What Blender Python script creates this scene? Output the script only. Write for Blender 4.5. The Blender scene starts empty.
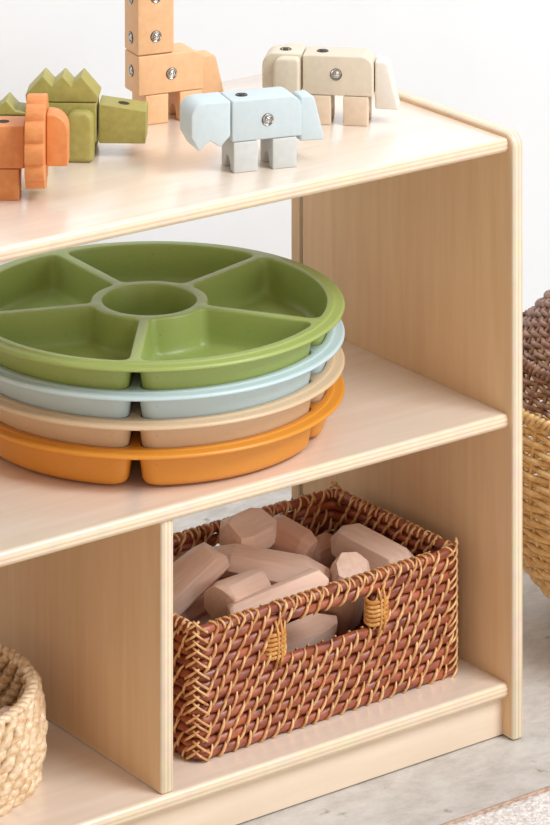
import bpy, bmesh, math, random
from mathutils import Vector, Matrix, Euler
from mathutils.geometry import delaunay_2d_cdt
S = bpy.context.scene
COL = S.collection
PI = math.pi

# ------------------------------------------------------------------ materials
def lin(r, g, b):
    f = lambda c: (c/255/12.92) if c/255 <= .04045 else ((c/255+.055)/1.055)**2.4
    return (f(r), f(g), f(b), 1)

def newmat(name, rough=.5, coat=0, spec=.5):
    m = bpy.data.materials.new(name); m.use_nodes = True
    nt = m.node_tree; b = nt.nodes['Principled BSDF']
    b.inputs['Roughness'].default_value = rough
    b.inputs['Coat Weight'].default_value = coat
    b.inputs['Coat Roughness'].default_value = .25
    b.inputs['Coat IOR'].default_value = 2.0
    b.inputs['Specular IOR Level'].default_value = spec
    return m, nt, b

def node(nt, t, **kw):
    n = nt.nodes.new(t)
    for k, v in kw.items(): setattr(n, k, v)
    return n

def ramp(nt, stops, interp='LINEAR'):
    n = nt.nodes.new('ShaderNodeValToRGB'); cr = n.color_ramp; cr.interpolation = interp
    while len(cr.elements) < len(stops): cr.elements.new(.5)
    for e, (p, c) in zip(cr.elements, stops): e.position = p; e.color = c
    return n

def noisy(name, c1, c2, scale=(8, 8, 8), nscale=5, rough=.5, bump=0, detail=4, coat=0, lo=.35, hi=.65, spec=.5, dist=0, bdist=.001):
    """two-tone noise stretched along an axis: grain, fibre, speckle"""
    m, nt, b = newmat(name, rough, coat, spec)
    tc = node(nt, 'ShaderNodeTexCoord'); mp = node(nt, 'ShaderNodeMapping'); mp.inputs['Scale'].default_value = scale
    ns = node(nt, 'ShaderNodeTexNoise'); ns.inputs['Scale'].default_value = nscale; ns.inputs['Detail'].default_value = detail
    ns.inputs['Distortion'].default_value = dist
    nt.links.new(tc.outputs['Object'], mp.inputs['Vector']); nt.links.new(mp.outputs[0], ns.inputs['Vector'])
    rp = ramp(nt, [(lo, c1), (hi, c2)])
    nt.links.new(ns.outputs['Fac'], rp.inputs[0]); nt.links.new(rp.outputs[0], b.inputs['Base Color'])
    if bump:
        bp = node(nt, 'ShaderNodeBump'); bp.inputs['Strength'].default_value = bump; bp.inputs['Distance'].default_value = bdist
        nt.links.new(ns.outputs['Fac'], bp.inputs['Height']); nt.links.new(bp.outputs[0], b.inputs['Normal'])
    return m

BIRCH_SHADED_A, BIRCH_SHADED_B = lin(220, 183, 141), lin(228, 194, 153)  # upright tone: shade and warm bounce put into the birch colour
def birch(name, scale, rough, coat, spec, a=BIRCH_SHADED_A, b=BIRCH_SHADED_B):
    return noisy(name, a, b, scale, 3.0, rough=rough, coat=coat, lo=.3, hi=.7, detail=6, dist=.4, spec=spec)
birch_top_lit = birch('lacquered_birch_shelf_face_lit', (2, 26, 26), .3, 1, .8, lin(227, 207, 188), lin(236, 220, 204))  # same birch paled: bright light on the shelf faces put into the colour
birch_x_lit = birch('matt_lit_birch_grain_along_length', (2, 26, 26), .5, .0, .3, lin(227, 207, 182), lin(235, 217, 195))  # lit tone of the same birch, for the kick board
birch_z_shaded = birch('matt_shaded_birch_upright_grain', (26, 26, 2), .5, .0, .3)

def ply(name, axis, t):
    """birch plywood edge: thin layers across the board's thickness"""
    m, nt, b = newmat(name, .42, .4)
    tc = node(nt, 'ShaderNodeTexCoord'); sp = node(nt, 'ShaderNodeSeparateXYZ')
    nt.links.new(tc.outputs['Object'], sp.inputs[0])
    ma = node(nt, 'ShaderNodeMath', operation='MULTIPLY_ADD'); ma.inputs[1].default_value = 1/t; ma.inputs[2].default_value = .5
    nt.links.new(sp.outputs[axis], ma.inputs[0])
    L, D = lin(243, 226, 200), lin(227, 197, 156)
    M = lin(236, 212, 178)
    rp = ramp(nt, [(0, L), (.13, L), (.17, D), (.27, M), (.31, L), (.43, L), (.47, D), (.56, M), (.6, L), (.72, L), (.76, D), (.85, M), (.89, L), (1, L)])
    nt.links.new(ma.outputs[0], rp.inputs[0])
    ns = node(nt, 'ShaderNodeTexNoise'); ns.inputs['Scale'].default_value = 60
    mx = node(nt, 'ShaderNodeMix', data_type='RGBA', blend_type='MULTIPLY'); mx.inputs[0].default_value = .25
    nt.links.new(tc.outputs['Object'], ns.inputs['Vector'])
    nt.links.new(rp.outputs[0], mx.inputs[6]); nt.links.new(ns.outputs['Color'], mx.inputs[7])
    nt.links.new(mx.outputs[2], b.inputs['Base Color'])
    return m
TH = .0138
ply_x, ply_y, ply_z = ply('plywood_edge_x', 0, TH), ply('plywood_edge_y', 1, TH), ply('plywood_edge_z', 2, TH)

def plastic(name, c, speck):
    m, nt, b = newmat(name, .38, .0, .5)
    tc = node(nt, 'ShaderNodeTexCoord')
    ns = node(nt, 'ShaderNodeTexNoise'); ns.inputs['Scale'].default_value = 420; ns.inputs['Detail'].default_value = 2
    nt.links.new(tc.outputs['Object'], ns.inputs['Vector'])
    rp = ramp(nt, [(.2, speck), (.36, c), (1, c)])
    nt.links.new(ns.outputs['Fac'], rp.inputs[0]); nt.links.new(rp.outputs[0], b.inputs['Base Color'])
    return m

def paint(name, c, c2, rough=.48):
    return noisy(name, c, c2, (60, 400, 60), 2.2, rough=rough, lo=.3, hi=.7, detail=3, spec=.4)

M = {}
M['orange'] = paint('orange stained wood', lin(212, 132, 74), lin(222, 147, 88))
M['green'] = paint('olive stained wood', lin(158, 149, 78), lin(173, 163, 92))
M['peach'] = paint('peach stained wood', lin(224, 176, 130), lin(231, 186, 141))
M['blue'] = paint('pale blue painted wood', lin(194, 207, 210), lin(200, 212, 215))
M['bluegrey'] = paint('pale grey painted wood', lin(196, 199, 195), lin(204, 206, 202))
M['cream'] = paint('cream painted wood', lin(212, 200, 178), lin(218, 207, 187))
M['cream_leg'] = paint('warm cream wood', lin(216, 194, 168), lin(224, 203, 178))
M['cream_tail'] = paint('off white painted wood', lin(226, 218, 206), lin(231, 224, 213))
m, nt, b = newmat('chrome', .18); b.inputs['Metallic'].default_value = 1; b.inputs['Base Color'].default_value = lin(200, 198, 194); M['chrome'] = m
m, nt, b = newmat('dark metal', .35); b.inputs['Metallic'].default_value = .6; b.inputs['Base Color'].default_value = lin(70, 62, 55); M['dark_metal'] = m
m, nt, b = newmat('dark hole', .8); b.inputs['Base Color'].default_value = lin(50, 44, 36); M['hole'] = m
M['t_green'] = plastic('green tray', lin(158, 175, 98), lin(128, 146, 74))
M['t_blue'] = plastic('pale blue tray', lin(192, 211, 214), lin(172, 194, 198))
M['t_beige'] = plastic('beige tray', lin(213, 185, 150), lin(190, 158, 122))
M['t_mustard'] = plastic('mustard tray', lin(218, 144, 48), lin(200, 126, 38))
M['rod'] = noisy('dark red brown rattan', lin(108, 44, 26), lin(182, 98, 62), (14, 14, 34), 3, rough=.34, bump=.3, spec=.6, lo=.3, hi=.75)
M['cane'] = noisy('honey cane', lin(182, 118, 64), lin(236, 194, 138), (60, 60, 60), 2, rough=.33, spec=.6, lo=.3, hi=.7)
M['handle_cane'] = noisy('bright honey cane', lin(188, 124, 58), lin(222, 166, 92), (80, 80, 80), 2, rough=.3, spec=.6)
M['block'] = noisy('natural walnut and beech wood', lin(230, 192, 170), lin(240, 208, 188), (9, 90, 90), 2, rough=.55, bump=.05, detail=6, dist=.6)
M['block_dark'] = noisy('darker reddish wood', lin(200, 152, 128), lin(212, 168, 146), (9, 90, 90), 2, rough=.55, detail=6, dist=.6)
M['seagrass'] = noisy('seagrass straw', lin(200, 158, 108), lin(244, 226, 196), (45, 45, 70), 3, rough=.55, bump=.4, lo=.3, hi=.7)
M['wicker_dark'] = noisy('dark brown wicker', lin(112, 80, 66), lin(166, 130, 112), (40, 40, 40), 3, rough=.45)
M['wicker_tan'] = noisy('tan wicker', lin(204, 166, 108), lin(236, 204, 148), (40, 40, 40), 3, rough=.45)

# ------------------------------------------------------------------ object helpers
def obj(name, V, F, mats, parent=None, smooth=True, loc=(0, 0, 0), fm=None, sharp=None):
    me = bpy.data.meshes.new(name); me.from_pydata([tuple(v) for v in V], [], F); me.update()
    for mm in (mats if isinstance(mats, (list, tuple)) else [mats]): me.materials.append(mm)
    if fm: me.polygons.foreach_set('material_index', fm)
    if smooth: me.polygons.foreach_set('use_smooth', [True]*len(me.polygons))
    if sharp: me.set_sharp_from_angle(angle=math.radians(sharp))
    o = bpy.data.objects.new(name, me); COL.objects.link(o); o.location = loc
    if parent: o.parent = parent
    return o

def bobj(name, bm, mats, parent=None, loc=(0, 0, 0), smooth=True, sharp=40):
    me = bpy.data.meshes.new(name); bmesh.ops.recalc_face_normals(bm, faces=bm.faces); bm.to_mesh(me); bm.free()
    for mm in (mats if isinstance(mats, (list, tuple)) else [mats]): me.materials.append(mm)
    if smooth:
        me.polygons.foreach_set('use_smooth', [True]*len(me.polygons))
        if sharp: me.set_sharp_from_angle(angle=math.radians(sharp))
    o = bpy.data.objects.new(name, me); COL.objects.link(o); o.location = loc
    if parent: o.parent = parent
    return o

def tag(o, label=None, cat=None, group=None, kind=None):
    if label: o['label'] = label
    if cat: o['category'] = cat
    if group: o['group'] = group
    if kind: o['kind'] = kind
    return o

def empty(name, loc=(0, 0, 0), rz=0):
    o = bpy.data.objects.new(name, None); COL.objects.link(o); o.location = loc; o.rotation_euler = (0, 0, rz)
    o.empty_display_size = .02
    return o

class MB:
    """collects tubes and sheets into one mesh"""
    def __init__(s): s.V, s.F, s.m = [], [], []
    def tube(s, pts, r, n=6, closed=False, mat=0, flat=1.0, caps=True):
        pts = [Vector(p) for p in pts]; N = len(pts); base = len(s.V)
        rr = r if isinstance(r, (list, tuple)) else [r]*N
        prev = None
        for i, p in enumerate(pts):
            a = pts[(i-1) % N] if (closed or i > 0) else p
            c = pts[(i+1) % N] if (closed or i < N-1) else p
            t = (c-a).normalized()
            if prev is None:
                up = Vector((0, 0, 1)) if abs(t.z) < .9 else Vector((1, 0, 0))
                x = t.cross(up).normalized()
            else:
                x = (prev - t*prev.dot(t)).normalized()
            prev = x; y = t.cross(x)
            for k in range(n):
                an = 2*PI*k/n
                s.V.append(p + x*math.cos(an)*rr[i] + y*math.sin(an)*rr[i]*flat)
        M_ = N if closed else N-1
        for i in range(M_):
            j = (i+1) % N
            for k in range(n):
                l = (k+1) % n
                s.F.append((base+i*n+k, base+i*n+l, base+j*n+l, base+j*n+k)); s.m.append(mat)
        if caps and not closed:
            s.F.append(tuple(base+k for k in reversed(range(n)))); s.m.append(mat)
            s.F.append(tuple(base+(N-1)*n+k for k in range(n))); s.m.append(mat)
    def build(s, name, mats, parent=None, loc=(0, 0, 0), sharp=None):
        return obj(name, s.V, s.F, mats, parent, True, loc, s.m, sharp)

def board(name, lo, hi, axis, face, edge, parent, r=.003, big=None):
    """plywood board with eased edges; big = [(edge test, radius)] rounds chosen edges more"""
    lo, hi = Vector(lo), Vector(hi); c = (lo+hi)/2; d = hi-lo
    bm = bmesh.new(); bmesh.ops.create_cube(bm, size=1)
    for v in bm.verts: v.co = Vector((v.co.x*d.x, v.co.y*d.y, v.co.z*d.z))
    if big:
        for test, rad in big:
            es = [e for e in bm.edges if test((e.verts[0].co+e.verts[1].co)/2, d)]
            bmesh.ops.bevel(bm, geom=es, offset=rad, segments=8, profile=.5, affect='EDGES', clamp_overlap=True)
    es = [e for e in bm.edges if len(e.link_faces) == 2 and e.calc_face_angle() > .6]
    bmesh.ops.bevel(bm, geom=es, offset=r, segments=4, profile=.5, affect='EDGES', clamp_overlap=True)
    bm.normal_update()
    for f in bm.faces:
        f.material_index = 0 if abs(f.normal[axis]) > .995 else 1
    return bobj(name, bm, [face, edge], parent, c, True, 35)

# ------------------------------------------------------------------ place frame (metres); shelf front right foot at the origin
ZT, ZM, ZB = .585, .3165, .0539
YS = .0075            # shelves are set back from the side panel's front edge
DEP = .345
XD = -.4047           # divider, left face
XL = -.7956           # inner face of the far side panel

C0 = Vector((-2.2959, -2.7549, 1.6006)); YAW = .6304
FW = Vector((math.sin(YAW), math.cos(YAW), 0)); RT = Vector((math.cos(YAW), -math.sin(YAW), 0)); UP = Vector((0, 0, 1))

# ------------------------------------------------------------------ setting
def sheet(name, V, mat):
    o = obj(name, V, [(0, 1, 2, 3)], mat, None, False); tag(o, kind='structure'); return o
m, nt, b = newmat('pale_concrete', .55, spec=.35)
tc = node(nt, 'ShaderNodeTexCoord')
mp = node(nt, 'ShaderNodeMapping'); mp.inputs['Scale'].default_value = (5, 8, 1); mp.inputs['Rotation'].default_value = (0, 0, .5)
n1 = node(nt, 'ShaderNodeTexNoise'); n1.inputs['Scale'].default_value = 3.5; n1.inputs['Detail'].default_value = 9; n1.inputs['Roughness'].default_value = .78; n1.inputs['Distortion'].default_value = .25
n2 = node(nt, 'ShaderNodeTexNoise'); n2.inputs['Scale'].default_value = 34; n2.inputs['Detail'].default_value = 6
nt.links.new(tc.outputs['Object'], mp.inputs[0]); nt.links.new(mp.outputs[0], n1.inputs['Vector']); nt.links.new(tc.outputs['Object'], n2.inputs['Vector'])
r1 = ramp(nt, [(.3, lin(174, 166, 157)), (.52, lin(200, 194, 187)), (.72, lin(216, 212, 206))])
r2 = ramp(nt, [(.27, lin(120, 106, 94)), (.36, lin(255, 255, 255)), (1, lin(255, 255, 255))])
mx = node(nt, 'ShaderNodeMix', data_type='RGBA', blend_type='MULTIPLY'); mx.inputs[0].default_value = .7
nt.links.new(n1.outputs['Fac'], r1.inputs[0]); nt.links.new(n2.outputs['Fac'], r2.inputs[0])
nt.links.new(r1.outputs[0], mx.inputs[6]); nt.links.new(r2.outputs[0], mx.inputs[7]); nt.links.new(mx.outputs[2], b.inputs['Base Color'])
bp = node(nt, 'ShaderNodeBump'); bp.inputs['Strength'].default_value = .15; bp.inputs['Distance'].default_value = .003
nt.links.new(n1.outputs['Fac'], bp.inputs['Height']); nt.links.new(bp.outputs[0], b.inputs['Normal'])
YW = .66
sheet('floor', [(-3, -4, 0), (3.2, -4, 0), (3.2, YW, 0), (-3, YW, 0)], m)
wm = noisy('white_wall_paint', lin(235, 236, 237), lin(237, 238, 239), (1, 1, 1), 6, rough=.8, spec=.2)
sheet('wall_back', [(-3, YW, 0), (3.2, YW, 0), (3.2, YW, 2.6), (-3, YW, 2.6)], wm)

# ------------------------------------------------------------------ the shelf unit
shelf = empty('toy_shelf', (0, 0, 0))
tag(shelf, 'pale birch plywood open shelf unit standing on the concrete floor', 'shelf')
front_top = lambda c, d: abs(c.y+d.y/2) < 1e-5 and abs(c.z-d.z/2) < 1e-5
back_top = lambda c, d: abs(c.y-d.y/2) < 1e-5 and abs(c.z-d.z/2) < 1e-5
PH = .5905
for x in (.0013, XL-TH):
    board('side_panel', (x, 0, .0005), (x+TH-.0008, DEP, PH), 0, birch_z_shaded, ply_x, shelf, .0028, [(front_top, .014), (back_top, .014)])
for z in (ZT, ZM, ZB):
    board('shelf_board', (XL-.004, YS, z-TH), (.004, DEP, z), 2, birch_top_lit, ply_z, shelf, .0045)
board('divider', (XD, YS+.004, ZB), (XD+TH, DEP, ZM-TH), 0, birch_z_shaded, ply_x, shelf, .0028)
board('kick_board', (XL-.004, YS+.009, .0012), (.004, YS+.009+TH, ZB-TH), 1, birch_x_lit, ply_y, shelf, .001)
for x in (-.0008, XL-TH+.0008):
    board('back_strip', (x, DEP+.0035, .0005), (x+TH, DEP+.017, PH-.004), 0, birch_z_shaded, ply_x, shelf, .0015)

# ------------------------------------------------------------------ round divided trays
def tray_mesh():
    H = .039; V = []; F = []
    RO, RI, W, NA = .1690, .0546, .0042, 5        # outer pocket radius, ring radius, half ridge width
    A0 = TRAY_A0
    def pocket(k, d, cr):
        """rounded sector outline at inset d"""
        ro, ri, h = RO-d, RI+d, W+d
        mid = A0 + (k+.5)*2*PI/NA; a = PI/NA
        ao = a-math.asin(h/ro); ai = a-math.asin(h/ri)
        # sharp corners and sides in the pocket's own frame (mid direction = +x)
        P = lambda r, t: Vector((r*math.cos(t), r*math.sin(t)))
        c_or, c_ol, c_il, c_ir = P(ro, -ao), P(ro, ao), P(ri, ai), P(ri, -ai)
        to = cr/ro; ti = min(cr*.7/ri, ai*.45)
        out = []
        L = (c_or-c_ir).normalized(); L2 = (c_il-c_ol).normalized()
        ci = cr*.7
        def bez(p, q, r_, n=8): return [p*(1-t)**2 + q*2*t*(1-t) + r_*t*t for t in [i/n for i in range(n)]]
        s0, s1 = c_ir+L*ci, c_or-L*cr
        out += [s0.lerp(s1, i/10) for i in range(10)]
        out += bez(s1, c_or, P(ro, -ao+to))
        out += [P(ro, -ao+to+(2*ao-2*to)*i/40) for i in range(40)]
        out += bez(P(ro, ao-to), c_ol, c_ol+L2*cr)
        s2, s3 = c_ol+L2*cr, c_il-L2*ci
        out += [s2.lerp(s3, i/10) for i in range(10)]
        out += bez(s3, c_il, P(ri, ai-ti))
        out += [P(ri, ai-ti-(2*ai-2*ti)*i/14) for i in range(14)]
        out += bez(P(ri, -ai+ti), c_ir, s0)
        ca, sa = math.cos(mid), math.sin(mid)
        return [Vector((p.x*ca-p.y*sa, p.x*sa+p.y*ca)) for p in out]
    def centre(d): return [Vector(((.0455-d)*math.cos(2*PI*i/72), (.0455-d)*math.sin(2*PI*i/72))) for i in range(72)]
    def circ(r, n=200): return [Vector((r*math.cos(2*PI*i/n), r*math.sin(2*PI*i/n))) for i in range(n)]
    levels = [(0, H), (.0003, H-.0002), (.0007, H-.0009), (.0010, H-.0022), (.0014, H-.012), (.0029, H-.024), (.0035, .0085), (.0050, .0055), (.0078, .0036), (.0115, .0027)]
    tops = []
    def add_loops(loops, fill=True):
        idx = []
        for lp, z in loops:
            idx.append(list(range(len(V), len(V)+len(lp)))); V.extend((p.x, p.y, z) for p in lp)
        for a, bb in zip(idx, idx[1:]):
            n = len(a)
            for i in range(n): F.append((a[i], a[(i+1) % n], bb[(i+1) % n], bb[i]))
        if fill: F.append(tuple(idx[-1]))
        return idx
    loops2d = []; loopidx = []
    for k in range(NA):
        ls = [(pocket(k, d, .012+d*.2), z) for d, z in levels]
        loopidx.append(add_loops(ls)[0]); loops2d.append(ls[0][0])
    ls = [(centre(d), z) for d, z in levels]
    loopidx.append(add_loops(ls)[0]); loops2d.append(ls[0][0])
    rim = [(.1745, H), (.1750, H-.0002), (.1755, H-.0009), (.1763, H-.0013), (.1818, H-.0014), (.1835, H-.0017), (.1846, H-.0026), (.185, H-.0038), (.1849, H-.0050)]
    ri_ = add_loops([(circ(r), z) for r, z in rim], False)
    loopidx.append(ri_[0]); loops2d.append(circ(.1745))
    pts, edges, back = [], [], []
    for lp, ix in zip(loops2d, loopidx):
        b0 = len(pts); n = len(lp)
        pts += lp; back += ix; edges += [(b0+i, b0+(i+1) % n) for i in range(n)]
    res = delaunay_2d_cdt(pts, edges, [], 0, 1e-7)
    vo, fo, orig = res[0], res[2], res[3]
    def inside(p, poly):
        c = False; n = len(poly); j = n-1
        for i in range(n):
            a, bb = poly[i], poly[j]
            if (a.y > p.y) != (bb.y > p.y) and p.x < (bb.x-a.x)*(p.y-a.y)/(bb.y-a.y)+a.x: c = not c
            j = i
        return c
    for f in fo:
        q = sum((vo[i] for i in f), Vector((0, 0)))/len(f)
        if q.length > .1745: continue
        if any(inside(q, lp) for lp in loops2d[:-1]): continue
        F.append(tuple(back[orig[i][0]] for i in f))
    bm = bmesh.new(); bv = [bm.verts.new(v) for v in V]
    for f in F:
        try: bm.faces.new([bv[i] for i in f])
        except ValueError: pass
    bmesh.ops.recalc_face_normals(bm, faces=bm.faces)
    up = sum(f.normal.z*f.calc_area() for f in bm.faces)
    if up < 0: bmesh.ops.reverse_faces(bm, faces=bm.faces)
    me = bpy.data.meshes.new('divided_tray'); bm.to_mesh(me); bm.free()
    me.polygons.foreach_set('use_smooth', [True]*len(me.polygons))
    return me
TRAY_A0 = math.radians(-128.8)
TC = (-.2950, .1930)
tm = tray_mesh()
for i, (mk, lab) in enumerate([('t_mustard', 'mustard yellow round divided tray at the bottom of the stack'), ('t_beige', 'beige round divided tray between the blue and mustard trays'),
                               ('t_blue', 'pale blue round divided tray directly under the green tray'), ('t_green', 'green round divided tray on top of the tray stack')]):
    me = tm.copy(); me.materials.append(M[mk])
    o = bpy.data.objects.new('divided_tray', me); COL.objects.link(o)
    o.location = (TC[0], TC[1], ZM+.0004+.0268*i)
    o.scale = (1.021, 1.021, 1)
    sm = o.modifiers.new('wall', 'SOLIDIFY'); sm.thickness = .0020; sm.offset = -1
    tag(o, lab, 'tray', 'stack of round divided trays')

# ------------------------------------------------------------------ wooden toy animals
def prism(name, prof, a, b_, mat, parent, axis='y', bev=.0016, loc=(0, 0, 0)):
    """profile (u, z) extruded along y (u = x) or along x (u = y), edges eased"""
    bm = bmesh.new()
    mk = (lambda u, w, t: (u, t, w)) if axis == 'y' else (lambda u, w, t: (t, u, w))
    v0 = [bm.verts.new(mk(u, w, a)) for u, w in prof]; v1 = [bm.verts.new(mk(u, w, b_)) for u, w in prof]
    n = len(prof)
    bm.faces.new(v0); bm.faces.new(v1[::-1])
    for i in range(n): bm.faces.new((v0[i], v1[i], v1[(i+1) % n], v0[(i+1) % n]))
    bmesh.ops.recalc_face_normals(bm, faces=bm.faces)
    es = [e for e in bm.edges if e.calc_face_angle() > .5]
    bmesh.ops.bevel(bm, geom=es, offset=bev, segments=3, profile=.5, affect='EDGES', clamp_overlap=True)
    return bobj(name, bm, mat, parent, loc, True, 50)

def rrect(x0, x1, z0, z1, tl=0, tr=0, br=0, bl=0, n=8):
    """rectangle outline with corner radii, counter-clockwise from bottom left"""
    P = []
    def arc(cx, cz, r, a0):
        if r <= 0: P.append((cx, cz)); return
        for i in range(n+1):
            t = a0 + PI/2*i/n; P.append((cx+r*math.cos(t), cz+r*math.sin(t)))
    arc(x0+bl, z0+bl, bl, PI); arc(x1-br, z0+br, br, 1.5*PI); arc(x1-tr, z1-tr, tr, 0); arc(x0+tl, z1-tl, tl, .5*PI)
    return P

def magnet(parent, p, nrm, r=.0059):
    """recessed steel ring with a bright pin; sub-part of the block it is set in"""
    nrm = Vector(nrm); q = nrm.to_track_quat('Z', 'Y'); V = []; F = []; fm = []
    prof = [(r, -.001), (r, .0004), (r*.9, .0008), (r*.76, .0005), (r*.66, -.0001), (r*.62, .00008), (r*.5, .0001), (r*.46, .0006), (r*.3, .0012), (r*.12, .0014)]
    mt = [1, 1, 0, 1, 1, 0, 0, 0, 0]
    n = 24
    for rr, h in prof:
        for k in range(n):
            V.append(q @ Vector((rr*math.cos(2*PI*k/n), rr*math.sin(2*PI*k/n), h)))
    for i in range(len(prof)-1):
        for k in range(n):
            l = (k+1) % n; F.append((i*n+k, i*n+l, (i+1)*n+l, (i+1)*n+k)); fm.append(mt[i])
    F.append(tuple((len(prof)-1)*n+k for k in range(n))); fm.append(0)
    o = obj('magnet', V, F, [M['dark_metal'] if nrm.z > .5 else M['chrome'], M['dark_metal']], parent, True, p, fm, 45)
    return o
BL, BD, BH, LH = .070, .036, .039, .0292       # body length, depth, height, leg height

def legs(root, xs, mat, w=.0245, h=LH):
    for x in xs:
        P = [(0, 0), (.0105, 0)] + [(.018-.0075*math.cos(PI*i/10), .0125*math.sin(PI*i/10)) for i in range(1, 10)] + [(.0255, 0), (BD, 0), (BD, h-.0004), (0, h-.0004)]
        prism('leg', P, x, x+w, mat, root, 'x', .0012)

def body(root, mat, z0=LH, bolts=(), tl=0, tr=.012):
    o = prism('body', rrect(0, BL, z0, z0+BH, tl, tr), 0, BD, mat, root)
    for p, n in bolts: magnet(o, p, n)
    return o
GA = 'wooden animal toys on the top shelf'

# pale blue animal with a zigzag mouth
t = empty('animal_toy', (-.2842, .0704, ZT), math.radians(-16.5))
tag(t, 'pale blue wooden block animal with zigzag mouth at the front of the shelf top', 'toy', GA)
body(t, M['blue'], bolts=[((.0355, 0, LH+.0185), (0, -1, 0)), ((.0155, .018, LH+BH), (0, 0, 1))])
legs(t, (.0015, .0405), M['bluegrey'])
hp = [(-.0405, LH+.008), (-.0325, LH-.006), (-.022, LH+.0035), (-.0115, LH-.0035), (-.0012, LH+.0065), (-.0012, LH+BH+.0005)]
hp += [(-.0405+.013-.013*math.sin(PI/2*i/8), LH+BH+.0005-.013+.013*math.cos(PI/2*i/8)) for i in range(9)]
prism('head', hp, 0, BD, M['blue'], t)
prism('tail', [(BL+.001, LH-.008), (BL+.0265, LH-.0085), (BL+.0165, LH+BH-.007), (BL+.013, LH+BH-.0035), (BL+.001, LH+BH-.0035)], .008, .029, M['blue'], t, bev=.0022)

# cream elephant
t = empty('elephant_toy', (-.1310, .1660, ZT), math.radians(-44))
tag(t, 'cream wooden block elephant with rounded ears behind the pale blue animal', 'toy', GA)
body(t, M['cream'], bolts=[((.0335, 0, LH+.021), (0, -1, 0)), ((.018, .018, LH+BH), (0, 0, 1))])
legs(t, (.0035, .0405), M['cream_leg'])
hd = prism('head', rrect(-.0405, -.0012, LH+.002, LH+BH+.0005, .013, 0, 0, .004), .002, BD-.002, M['cream'], t)
magnet(hd, (-.019, .018, LH+BH+.0004), (0, 0, 1))
prism('trunk', rrect(-.0395, -.0285, LH-.022, LH+.0014, 0, 0, 0, .004), .010, .026, M['cream'], t)
for y0, y1 in ((-.0125, .0017), (BD-.0017, BD+.0125)):
    prism('ear', rrect(-.0275, -.002, LH+.001, LH+BH-.001, .009, .004), y0, y1, M['cream'], t, bev=.0025)
prism('tail', [(BL+.001, LH-.014), (BL+.025, LH-.0145), (BL+.0145, LH+BH-.009), (BL+.011, LH+BH-.006), (BL+.001, LH+BH-.006)], .008, .029, M['cream_tail'], t, bev=.0022)

# peach giraffe
t = empty('giraffe_toy', (-.2665, .2545, ZT), math.radians(-11.5))
tag(t, 'peach wooden block giraffe with tall neck, its top out of frame', 'toy', GA)
body(t, M['peach'], bolts=[((.0355, 0, LH+.019), (0, -1, 0)), ((0, .018, LH+.0215), (-1, 0, 0))], tr=.012)
legs(t, (.0078, .0445), M['peach'])
nz = LH+BH+.0008
nk = prism('neck', rrect(-.0005, .0385, nz, nz+.078), .0005, BD-.0005, M['peach'], t)
for h in (.0175, .0565):
    magnet(nk, (.019, .0005, nz+h), (0, -1, 0)); magnet(nk, (-.0005, .018, nz+h-.003), (-1, 0, 0))
prism('head', rrect(-.022, .0385, nz+.0788, nz+.108, .011, .006), .003, BD-.003, M['peach'], t)
for y in (.004, .024): prism('ear', rrect(.026, .034, nz+.109, nz+.124, .004, .004), y, y+.008, M['peach'], t)
prism('tail', [(BL+.001, LH-.008), (BL+.0265, LH-.0085), (BL+.0175, LH+BH-.011), (BL+.014, LH+BH-.008), (BL+.001, LH+BH-.008)], .008, .029, M['peach'], t, bev=.0022)

# green dinosaur
t = empty('dinosaur_toy', (-.4115, .2305, ZT), math.radians(-38))
tag(t, 'olive green wooden block dinosaur with spiked back', 'toy', GA)
zb_, zt_ = .0142, .0522
prism('body', rrect(0, .067, zb_, zt_), 0, .034, M['green'], t)
prism('back_spikes', [(-.0005, zt_+.0008), (.0678, zt_+.0008), (.0692, zt_+.006), (.0525, zt_+.0252), (.0432, zt_+.0157), (.0345, zt_+.0252), (.0245, zt_+.0157), (.0155, zt_+.0252), (-.0012, zt_+.0075)], 0, .034, M['green'], t, bev=.0009)
for x in (.001, .0395):
    for y0, y1 in ((-.0185, -.0004), (.0344, .0525)):
        prism('leg', rrect(x, x+.0262, 0, .0478, .009, .009), y0, y1, M['green'], t, bev=.0045)
hd = prism('head', [(.0692, zb_-.0005), (.1135, zb_-.0005), (.1145, zt_-.0075), (.0692, zt_-.001)], 0, .034, M['green'], t, bev=.001)
V = [(.0055*math.cos(2*PI*k/20), .0055*math.sin(2*PI*k/20), 0) for k in range(20)]
h_ = obj('peg_hole', V, [tuple(range(20))], M['hole'], hd, False, (.092, .017, zt_-.0040)); h_.rotation_euler = (0, .143, 0)
prism('tail', rrect(-.052, -.0015, zb_, .0395), 0, .034, M['green'], t)
prism('tail_spikes', [(-.052, .0402), (-.0015, .0402), (-.0015, .0425), (-.0105, .0475-.004), (-.0195, .0535), (-.0285, .0445), (-.0375, .0535), (-.052, .0425)], 0, .034, M['green'], t, bev=.0008)

# orange lion
t = empty('lion_toy', (-.5440, .1550, ZT), math.radians(-36))
tag(t, 'orange wooden block lion with scalloped mane at the left end of the shelf top', 'toy', GA)
bd = body(t, M['orange'], tr=0)
h_ = obj('peg_hole', [(x, y, 0) for x, y, z in V], [tuple(range(20))], M['hole'], bd, False, (.0495, .017, LH+BH+.00015))
legs(t, (.003, .0405), M['orange'])
pr_ = []
NL = 12
for i in range(NL*10):
    a = 2*PI*i/(NL*10); lob = abs(math.sin(NL*(a+math.radians(-12))/2))
    r = .0385 + .0045*lob**.6
    pr_.append((.018+r*math.sin(a), .050+r*math.cos(a)))
prism('mane', pr_, BL+.0012, BL+.0192, M['orange'], t, 'x', bev=.0008)
prism('head', rrect(BL+.0196, BL+.0398, LH+.001, LH+.0485, 0, .017), .004, .032, M['orange'], t, bev=.0014)
prism('tail', rrect(-.010, -.001, LH-.004, LH+.032, .004, .002), .010, .026, M['orange'], t)

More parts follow.
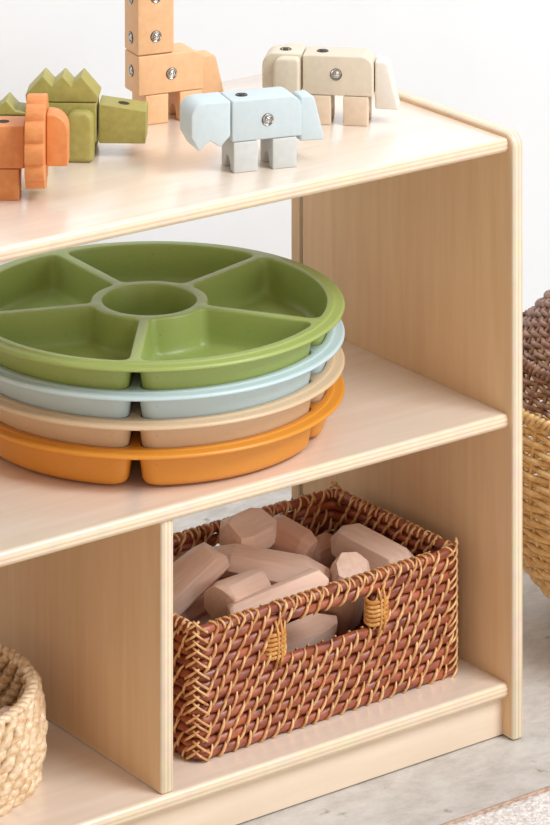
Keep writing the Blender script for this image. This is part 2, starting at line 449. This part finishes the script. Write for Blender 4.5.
# ------------------------------------------------------------------ brown rattan basket
BX0, BX1, BY0, BY1 = -.349, -.0235, .047, .247
bw, bd_ = BX1-BX0, BY1-BY0
bk = empty('rattan_basket', ((BX0+BX1)/2, (BY0+BY1)/2, ZB), math.radians(1.6))
tag(bk, 'reddish brown woven rattan basket filled with wooden blocks', 'basket')
RP, RR = .0104, .0052
NROW = 12
OPEN = (7, 8, 9)
HX0, HX1 = -.0580, .0490      # handle opening along x, basket frame
rnd = random.Random(3)
def loop_pt(s, off=0.0):
    """point at arc length s on the rounded rectangle, with outward normal"""
    r = .010; a, c = bw/2-r-RR, bd_/2-r-RR
    segs = [(2*a, 'f'), (PI/2*r, 'c1'), (2*c, 'r'), (PI/2*r, 'c2'), (2*a, 'b'), (PI/2*r, 'c3'), (2*c, 'l'), (PI/2*r, 'c4')]
    per = sum(q[0] for q in segs); s %= per
    for L, k in segs:
        if s <= L: break
        s -= L
    cx = {'c1': (a, -c), 'c2': (a, c), 'c3': (-a, c), 'c4': (-a, -c)}
    if k == 'f': p, n = Vector((-a+s, -c-r, 0)), Vector((0, -1, 0))
    elif k == 'r': p, n = Vector((a+r, -c+s, 0)), Vector((1, 0, 0))
    elif k == 'b': p, n = Vector((a-s, c+r, 0)), Vector((0, 1, 0))
    elif k == 'l': p, n = Vector((-a-r, c-s, 0)), Vector((-1, 0, 0))
    else:
        a0 = {'c1': -PI/2, 'c2': 0, 'c3': PI/2, 'c4': PI}[k]; t_ = a0+s/r
        n = Vector((math.cos(t_), math.sin(t_), 0)); p = Vector((*cx[k], 0)) + n*r
    return p + n*off, n, k
r0 = .010
PER = 2*(bw-2*r0-2*RR)+2*(bd_-2*r0-2*RR)+2*PI*r0
FL = bw-2*r0-2*RR
rods = MB(); cane = MB()
def rowz(k): return .0058+RP*k
def in_open(k, p):
    return k in OPEN and HX0 < p.x < HX1 and abs(p.y) > bd_/2-.02
NS = 220
ph = [rnd.uniform(0, 6) for _ in range(NROW)]
for k in range(NROW):
    pts = []
    for i in range(NS):
        p, n, kk = loop_pt(PER*i/NS)
        # slight outward lean towards the rim, hand-made waver
        z = rowz(k)+.0006*math.sin(i*.35+ph[k])+.0004*math.sin(i*1.3+ph[k]*2)
        pts.append(p + n*(.0004*math.sin(i*.8+ph[k])) + UP*z)
    if k in OPEN:
        runs = []; cur = []
        st = next(i for i in range(NS) if in_open(k, pts[i]))
        for i in range(NS):
            p = pts[(st+i) % NS]
            if in_open(k, p):
                if len(cur) > 2: runs.append(cur)
                cur = []
            else: cur.append(p)
        if len(cur) > 2: runs.append(cur)
        for q in runs: rods.tube(q, RR, 8)
    else: rods.tube(pts, RR, 8, closed=True)
PITCH = PER/round(PER/.0160)
for k in range(NROW):
    n_ = round(PER/PITCH)
    for i in range(n_):
        s = (i + (.5 if k % 2 else 0) + rnd.uniform(-.13, .13))*PITCH
        p0, nn, kk = loop_pt(s)
        if in_open(k, p0) or (k in (6, 10) and rnd.random() < .0): continue
        if kk.startswith('c'): continue
        sl = .0050+rnd.uniform(-.0014, .0014); hh = RP*(.84+rnd.uniform(-.1, .14))
        wd = rnd.uniform(.0012, .0016)
        top_free = k == NROW-1 or in_open(k+1, p0); low_free = k == 0 or in_open(k-1, p0)
        qhi, qlo = ((RR+.0008)/hh if top_free else 1), (-(RR+.0008)/hh if low_free else -1)
        for side in (1, -1):
            pts = []
            for j in range(8):
                q = qlo+(qhi-qlo)*j/7
                p, n, _ = loop_pt(s+sl*q*side)
                off = math.sqrt(max(0, (RR+.0011)**2-(q*hh)**2)) if (q > 0 and top_free) or (q < 0 and low_free) else (RR+.0013)*math.sqrt(max(0, 1-(q*.92)**2))
                pts.append(p + n*side*off + UP*(rowz(k)+q*hh))
            cane.tube(pts, [wd*.6, wd*.85, wd, wd*1.15, wd*1.15, wd, wd*.85, wd*.6], 6)
            if False:
                d_ = .0021
                cane.tube([loop_pt(s+d_+sl*(j/7*2-1)*side)[0] + loop_pt(s+d_)[1]*side*(RR+.0009)*math.sqrt(max(0, 1-((j/7*2-1)*.95)**2)) + UP*(rowz(k)+(j/7*2-1)*hh) for j in range(8)], wd*.85, 5)
# corner plaits: crossing strands down each corner
for (sx, sy) in ((-1, -1), (1, -1), (1, 1), (-1, 1)):
    cxy = Vector((sx*(bw/2-r0-RR), sy*(bd_/2-r0-RR), 0)); a_mid = math.atan2(sy, sx)
    for k in range(NROW+3):
        for d in (1, -1):
            z = .0085*k+.012+rnd.uniform(-.0015, .0015); L_ = rnd.uniform(.85, 1.15); pts = []
            for j in range(8):
                q = j/7; an = a_mid + d*(q*1.12*L_-.2)
                rr = r0+RR+.0016*math.sin(PI*min(1, q*1.05))-.0016*(q > .9)
                if abs(an-a_mid) > PI/4:       # past the rounded corner: carry on along the flat side
                    e = (abs(an-a_mid)-PI/4)*rr
                    t0 = a_mid+d*PI/4; nrm = Vector((math.cos(t0), math.sin(t0), 0)); tan = Vector((-nrm.y, nrm.x, 0))*d
                    p = cxy+nrm*rr+tan*e
                else: p = cxy+Vector((math.cos(an), math.sin(an), 0))*rr
                pts.append(p+UP*(z-.013*q*L_))
            cane.tube(pts, .0013, 5)
# rim wrap
n_ = round(PER/.0082)
for i in range(n_):
    s = i*PER/n_ + rnd.uniform(-.0008, .0008); pts = []
    for j in range(9):
        t_ = -.2+(PI+.4)*j/8
        p, n, _ = loop_pt(s+.0022*math.cos(t_))
        pts.append(p + n*(RR+.0005)*math.cos(t_) + UP*(rowz(NROW-1)+(RR+.0005)*math.sin(t_)))
    if rnd.random() < .85: cane.tube(pts, .0013, 5)
rods.build('woven_rods', M['rod'], bk)
cane.build('cane_binding', M['cane'], bk)
# upright wraps at the ends of the handle openings
for sy in (-1, 1):
    for hx in (HX0-.009, HX1+.009):
        w = MB(); zc = (rowz(OPEN[0])+rowz(OPEN[-1]))/2; y = sy*(bd_/2-RR)
        for j in range(6):
            z = zc-.0105+.0042*j
            d_ = 1
            w.tube([(hx+.0115*math.cos(t_), y+.0088*math.sin(t_), z+.0011*math.sin(t_+.6)+.0006*math.sin(3*t_)) for t_ in [2*PI*q/18 for q in range(18)]], .0021, 6, closed=True)
        for dx in (-.003, .003):
            w.tube([(hx+dx, y-sy*-.0065, zc-.0225), (hx+dx*.8, y+sy*.0105, zc-.012), (hx+dx*.5, y+sy*.0098, zc), (hx+dx*.8, y+sy*.0105, zc+.012), (hx+dx, y+sy*.0065, zc+.0225)], .0014, 5)
        w.build('handle_wrap', M['handle_cane'], bk)
base = MB()
nb = 26
for j in range(nb):
    y = -bd_/2+.008+(bd_-.016)*j/(nb-1)
    base.tube([(-bw/2+.006, y, .0045), (bw/2-.006, y, .0045)], .0042, 6)
base.build('base', M['rod'], bk)

# ------------------------------------------------------------------ faceted wooden blocks in the basket
def px(u, v, z):
    """point of the place at height z that the photograph shows at (u, v)"""
    d = FW + RT*((u-275)/3682.4) + UP*((-904.6-v)/3682.4)
    return C0 + d*((z-C0.z)/d.z)
def block(u, v, z, L, W_, H_, ax, roll, seed, label, mat='block', end=.6, n=6, short=.32):
    rg = random.Random(seed); bm = bmesh.new(); sx_, ph_ = rg.uniform(.02, .08), rg.uniform(0, 6)
    for xs, sc in ((-.5, end), (-short, 1), (short, 1), (.5, end)):
        for k in range(n):
            a = 2*PI*(k+rg.uniform(-.26, .26))/n
            bm.verts.new((L*(xs+rg.uniform(-.035, .035)*(abs(xs) < .5)+(sx_ if xs > 0 else -sx_)*math.cos(a+ph_)*(abs(xs) == .5)), W_/2*sc*math.cos(a)*rg.uniform(.92, 1.08), H_/2*sc*math.sin(a)*rg.uniform(.92, 1.08)))
    r_ = bmesh.ops.convex_hull(bm, input=bm.verts)
    bmesh.ops.delete(bm, geom=[g for g in r_['geom_interior'] if isinstance(g, bmesh.types.BMVert)], context='VERTS')
    bmesh.ops.dissolve_limit(bm, angle_limit=.22, verts=bm.verts, edges=bm.edges)
    bmesh.ops.bevel(bm, geom=list(bm.edges), offset=.0007, segments=2, profile=.5, affect='EDGES', clamp_overlap=True)
    o = bobj('wooden_block', bm, M[mat], None, px(u, v, z), True, 20)
    X_ = (RT*ax[0]+FW*ax[1]+UP*ax[2]).normalized()
    Y_ = UP.cross(X_).normalized(); Z_ = X_.cross(Y_)
    o.rotation_euler = (Matrix((X_, Y_, Z_)).transposed() @ Matrix.Rotation(roll, 3, 'X')).to_euler()
    tag(o, label, 'block', 'wooden blocks in the rattan basket')
    return o
BLK = [
    (182, 582, .165, .084, .052, .032, (.72, .45, .42), .25, 11, 'long tapering wooden block at the left end of the rattan basket', 'block', .8, 5, .42),
    (247, 535, .177, .050, .048, .046, (.62, .75, .0), .52, 12, 'large chunky faceted wooden block against the basket back, topmost there', 'block', .78, 6, .26),
    (289, 542, .164, .052, .044, .040, (.75, -.5, -.25), .2, 13, 'reddish faceted block beside the large chunky block at the basket back', 'block_dark', .7, 6),
    (270, 569, .158, .112, .042, .034, (.98, -.08, -.15), .15, 14, 'longest flat wooden block with speckled face, across the middle of the pile', 'block', .62, 6),
    (241, 597, .155, .058, .042, .040, (.68, .68, .0), .4, 15, 'small chunky block just behind the basket front rim, left of the handle', 'block', .86, 8, .38),
    (277, 600, .162, .100, .036, .026, (.86, .36, .26), .5, 16, 'long smooth block slanting down behind the handle opening', 'block', .85, 5, .44),
    (374, 559, .149, .094, .050, .044, (.62, -.78, -.02), .35, 17, 'big pale block by the right end of the basket, highest there', 'block', .75, 6, .4),
    (345, 594, .132, .088, .044, .042, (.16, -.55, .82), .3, 18, 'round-ended upright block with a light end behind the rim, right of the handle', 'block', .8, 8, .4),
    (189, 607, .136, .066, .034, .030, (.75, .5, .3), .1, 19, 'dark block tucked under the long tapering block at the left', 'block_dark'),
    (209, 615, .124, .060, .034, .030, (.85, .4, .2), .5, 20, 'darkest low block between the left blocks and the basket rim', 'block_dark'),
    (321, 553, .136, .044, .034, .032, (.6, .7, .1), .3, 21, 'small dark block wedged in the shadow at the basket back, right of the reddish one', 'block_dark'),
    (177, 560, .152, .036, .030, .028, (.8, .5, .0), .4, 22, 'small block at the back left corner of the basket, mostly hidden', 'block_dark'),
    (298, 641, .104, .080, .038, .036, (.85, .45, .15), .4, 23, 'block lying low inside the basket, seen at the left of the handle opening'),
]
for a in BLK: block(*a)

# ------------------------------------------------------------------ seagrass basket, left
def seagrass(cx, cy, R, H_):
    t = empty('seagrass_basket', (cx, cy, ZB))
    tag(t, 'round pale seagrass basket at the left edge of the bottom shelf', 'basket')
    rg = random.Random(5); w = MB(); n = 40; rows = 8; p = H_/rows
    def rad(z):
        q = z/H_; return R-.0075+.004*math.sin(q*PI)-.004*max(0, q-.6)
    for k in range(rows):
        z = p*(k+.5)
        for i in range(n):
            a = 2*PI*(i+(.5 if k % 2 else 0)+rg.uniform(-.1, .1))/n
            pts, rr = [], []; wob = rg.uniform(-.0012, .0012)
            for j in range(8):
                q = j/7*2-1
                an = a+q*.115; zz = z+q*p*.80
                out = .0042*math.cos(q*1.3)
                zz = min(max(zz, .003), H_+.002)
                pts.append(((rad(zz)+out+wob)*math.cos(an), (rad(zz)+out+wob)*math.sin(an), zz))
                rr.append(.0009+.0050*max(0, math.cos(q*1.5+.25))**1.1*rg.uniform(.85, 1.12))
            w.tube(pts, rr, 6)
            pts = [((rad(z+p*q*.6)-.0035)*math.cos(a-q*.085), (rad(z+p*q*.6)-.0035)*math.sin(a-q*.085), max(.003, z+p*q*.6)) for q in (-1, -.5, 0, .5, 1)]
            w.tube(pts, [.002, .0042, .0048, .0042, .002], 6)
    w.build('woven_wall', M['seagrass'], t)
    rim = MB()
    for i in range(76):
        a = 2*PI*i/76; pts = []
        for j in range(8):
            q = j/7*2-1; an = a+q*.062
            pts.append(((rad(H_)+.001+.0035*math.sin(q*2))*math.cos(an), (rad(H_)+.001+.0035*math.sin(q*2))*math.sin(an), H_+.0012*math.cos(q*1.5)+rg.uniform(-.0003, .0003)))
        rim.tube(pts, [.0015, .003, .0038, .004, .004, .0038, .003, .0015], 6)
    rim.build('rim', M['seagrass'], t)
    b_ = MB()
    for j in range(12):
        r_ = .006+(R-.022)*j/11
        b_.tube([(r_*math.cos(2*PI*i/60), r_*math.sin(2*PI*i/60), .0045) for i in range(60)], .0045, 6, closed=True)
    b_.build('base', M['seagrass'], t)
    return t
seagrass(-.5743, .187, .1275, .080)
block(-4, 741, .090, .066, .042, .036, (.75, .3, .5), .3, 31, 'wooden block inside the seagrass basket', 'block')

# ------------------------------------------------------------------ two-tone wicker basket, right
def wicker(cx, cy, R, zc):
    t = empty('wicker_basket', (cx, cy, 0))
    tag(t, 'large round two-tone wicker basket on the floor right of the shelf unit', 'basket')
    zlo, zhi = .006, zc*2-.012
    def rad(z): return math.sqrt(max(1e-4, R*R-(min(max(z, .002), 2*zc)-zc)**2*(R/zc)**2*.93))
    nst = 44
    low, dark = MB(), MB()
    ZS = .262
    # arc-length rows so the weave stays even over the curve
    zs = []; z = zlo
    while z < zhi:
        zs.append(z)
        dr = (rad(z+.002)-rad(z))/.002
        z += (.0079 if z < ZS else .0069)/math.sqrt(1+dr*dr)
    for k, z in enumerate(zs):
        mb = low if z < ZS else dark
        ns = nst if z < ZS else 58
        pts = []
        N = ns*4
        for i in range(N):
            a = 2*PI*i/N; w = math.cos(a*ns/2+(PI if k % 2 else 0))
            r_ = rad(z)+.0026*w
            pts.append((r_*math.cos(a), r_*math.sin(a), z+.0004*math.sin(a*17+k)))
        mb.tube(pts, .0034 if z < ZS else .0029, 6, closed=True)
    for mb, z0, z1, ns in ((low, zlo, ZS, nst), (dark, ZS, zhi, 58)):
        for i in range(ns):
            a = 2*PI*i/ns
            mb.tube([(rad(z0+(z1-z0)*j/14)*math.cos(a), rad(z0+(z1-z0)*j/14)*math.sin(a), z0+(z1-z0)*j/14) for j in range(15)], .0024, 5)
    low.build('tan_weave', M['wicker_tan'], t)
    dark.build('dark_weave', M['wicker_dark'], t)
    for z, mk in ((ZS-.006, 'wicker_tan'), (ZS+.034, 'wicker_dark')):
        band = MB(); n = 150
        for i in range(n):
            a = 2*PI*i/n
            pts = [((rad(z)+.0052+.0022*math.cos(q*1.5))*math.cos(a+q*.03), (rad(z)+.0052+.0022*math.cos(q*1.5))*math.sin(a+q*.03), z+q*.0052) for q in (-1, -.5, 0, .5, 1)]
            band.tube(pts, [.0018, .0028, .003, .0028, .0018], 6)
        band.build('twisted_band', M[mk], t)
    fl = MB()
    for j in range(10):
        r_ = .008+(rad(zlo)-.012)*j/9
        fl.tube([(r_*math.cos(2*PI*i/48), r_*math.sin(2*PI*i/48), .006) for i in range(48)], .0045, 6, closed=True)
    fl.build('base', M['wicker_tan'], t)
wicker(.313, .107, .200, .190)

# ------------------------------------------------------------------ rug at the front right
rg = empty('rug', (0, 0, 0)); tag(rg, 'white rug with a brown edge stripe in the bottom right corner', 'rug')
rm = noisy('white_pile', lin(206, 196, 188), lin(242, 238, 234), (1, 1, 1), 260, rough=.9, bump=.8, spec=.1, detail=3, bdist=.003)
re_ = noisy('brown_edge_yarn', lin(168, 138, 118), lin(200, 172, 152), (60, 400, 60), 3, rough=.9, spec=.1)
def slab(name, x0, x1, y0, y1, h, mat, nx, ny, amp):
    V, F = [], []; r_ = random.Random(8)
    for i in range(nx+1):
        for j in range(ny+1):
            edge = min(i, nx-i, j, ny-j)
            V.append((x0+(x1-x0)*i/nx, y0+(y1-y0)*j/ny, (h+r_.uniform(-amp, amp)) if edge > 0 else .0006))
    for i in range(nx):
        for j in range(ny):
            a = i*(ny+1)+j; F.append((a, a+ny+1, a+ny+2, a+1))
    return obj(name, V, F, mat, rg, True)
slab('pile', -.62, .9, -1.0, -.1025, .006, rm, 260, 150, .0008)
slab('edge_stripe', -.62, .9, -.103, -.0985, .0048, re_, 200, 4, .0004)

# ------------------------------------------------------------------ light
def area(name, loc, target, size, power, color=(1, 1, 1), sy=None):
    l = bpy.data.lights.new(name, 'AREA'); l.energy = power; l.color = color; l.size = size
    if sy: l.shape = 'RECTANGLE'; l.size_y = sy
    o = bpy.data.objects.new(name, l); COL.objects.link(o); o.location = loc
    o.rotation_euler = (Vector(target)-Vector(loc)).to_track_quat('-Z', 'Y').to_euler()
    return o
area('key_light', (.9, -2.4, 3.3), (-.2, .1, .35), 1.8, 136, (.95, .975, 1))  # large soft key from high at the front right
area('ceiling_softbox', (-.2, .0, 2.55), (-.2, .05, 0), 1.6, 9, (.96, .98, 1))
area('warm_left_fill', (-2.0, -2.2, .75), (-.1, .15, .3), 1.0, 10, (1, .60, .34))  # added unseen fill, warms the left-facing panels like wood bounce
area('low_front_fill', (1.3, -3.3, 1.25), (-.2, .1, .35), 1.3, 24, (.96, .98, 1))  # added unseen low area, brightens the tray sides and shelf interior
w = bpy.data.worlds.new('world'); S.world = w; w.use_nodes = True
bg = w.node_tree.nodes['Background']; bg.inputs['Color'].default_value = (.99, .995, 1, 1); bg.inputs['Strength'].default_value = .38

# ------------------------------------------------------------------ camera (level lens with vertical shift, so uprights stay upright)
cam = bpy.data.cameras.new('camera'); co = bpy.data.objects.new('camera', cam); COL.objects.link(co)
co.location = C0; co.rotation_euler = (PI/2, 0, -YAW)
cam.sensor_fit = 'HORIZONTAL'; cam.sensor_width = 36; cam.lens = 36*3682.4/550
cam.shift_y = -(412.5+904.6)/550
S.camera = co
S.view_settings.view_transform = 'Standard'; S.view_settings.look = 'None'
S.view_settings.exposure = .06; S.view_settings.gamma = 1; S.view_settings.use_curve_mapping = False
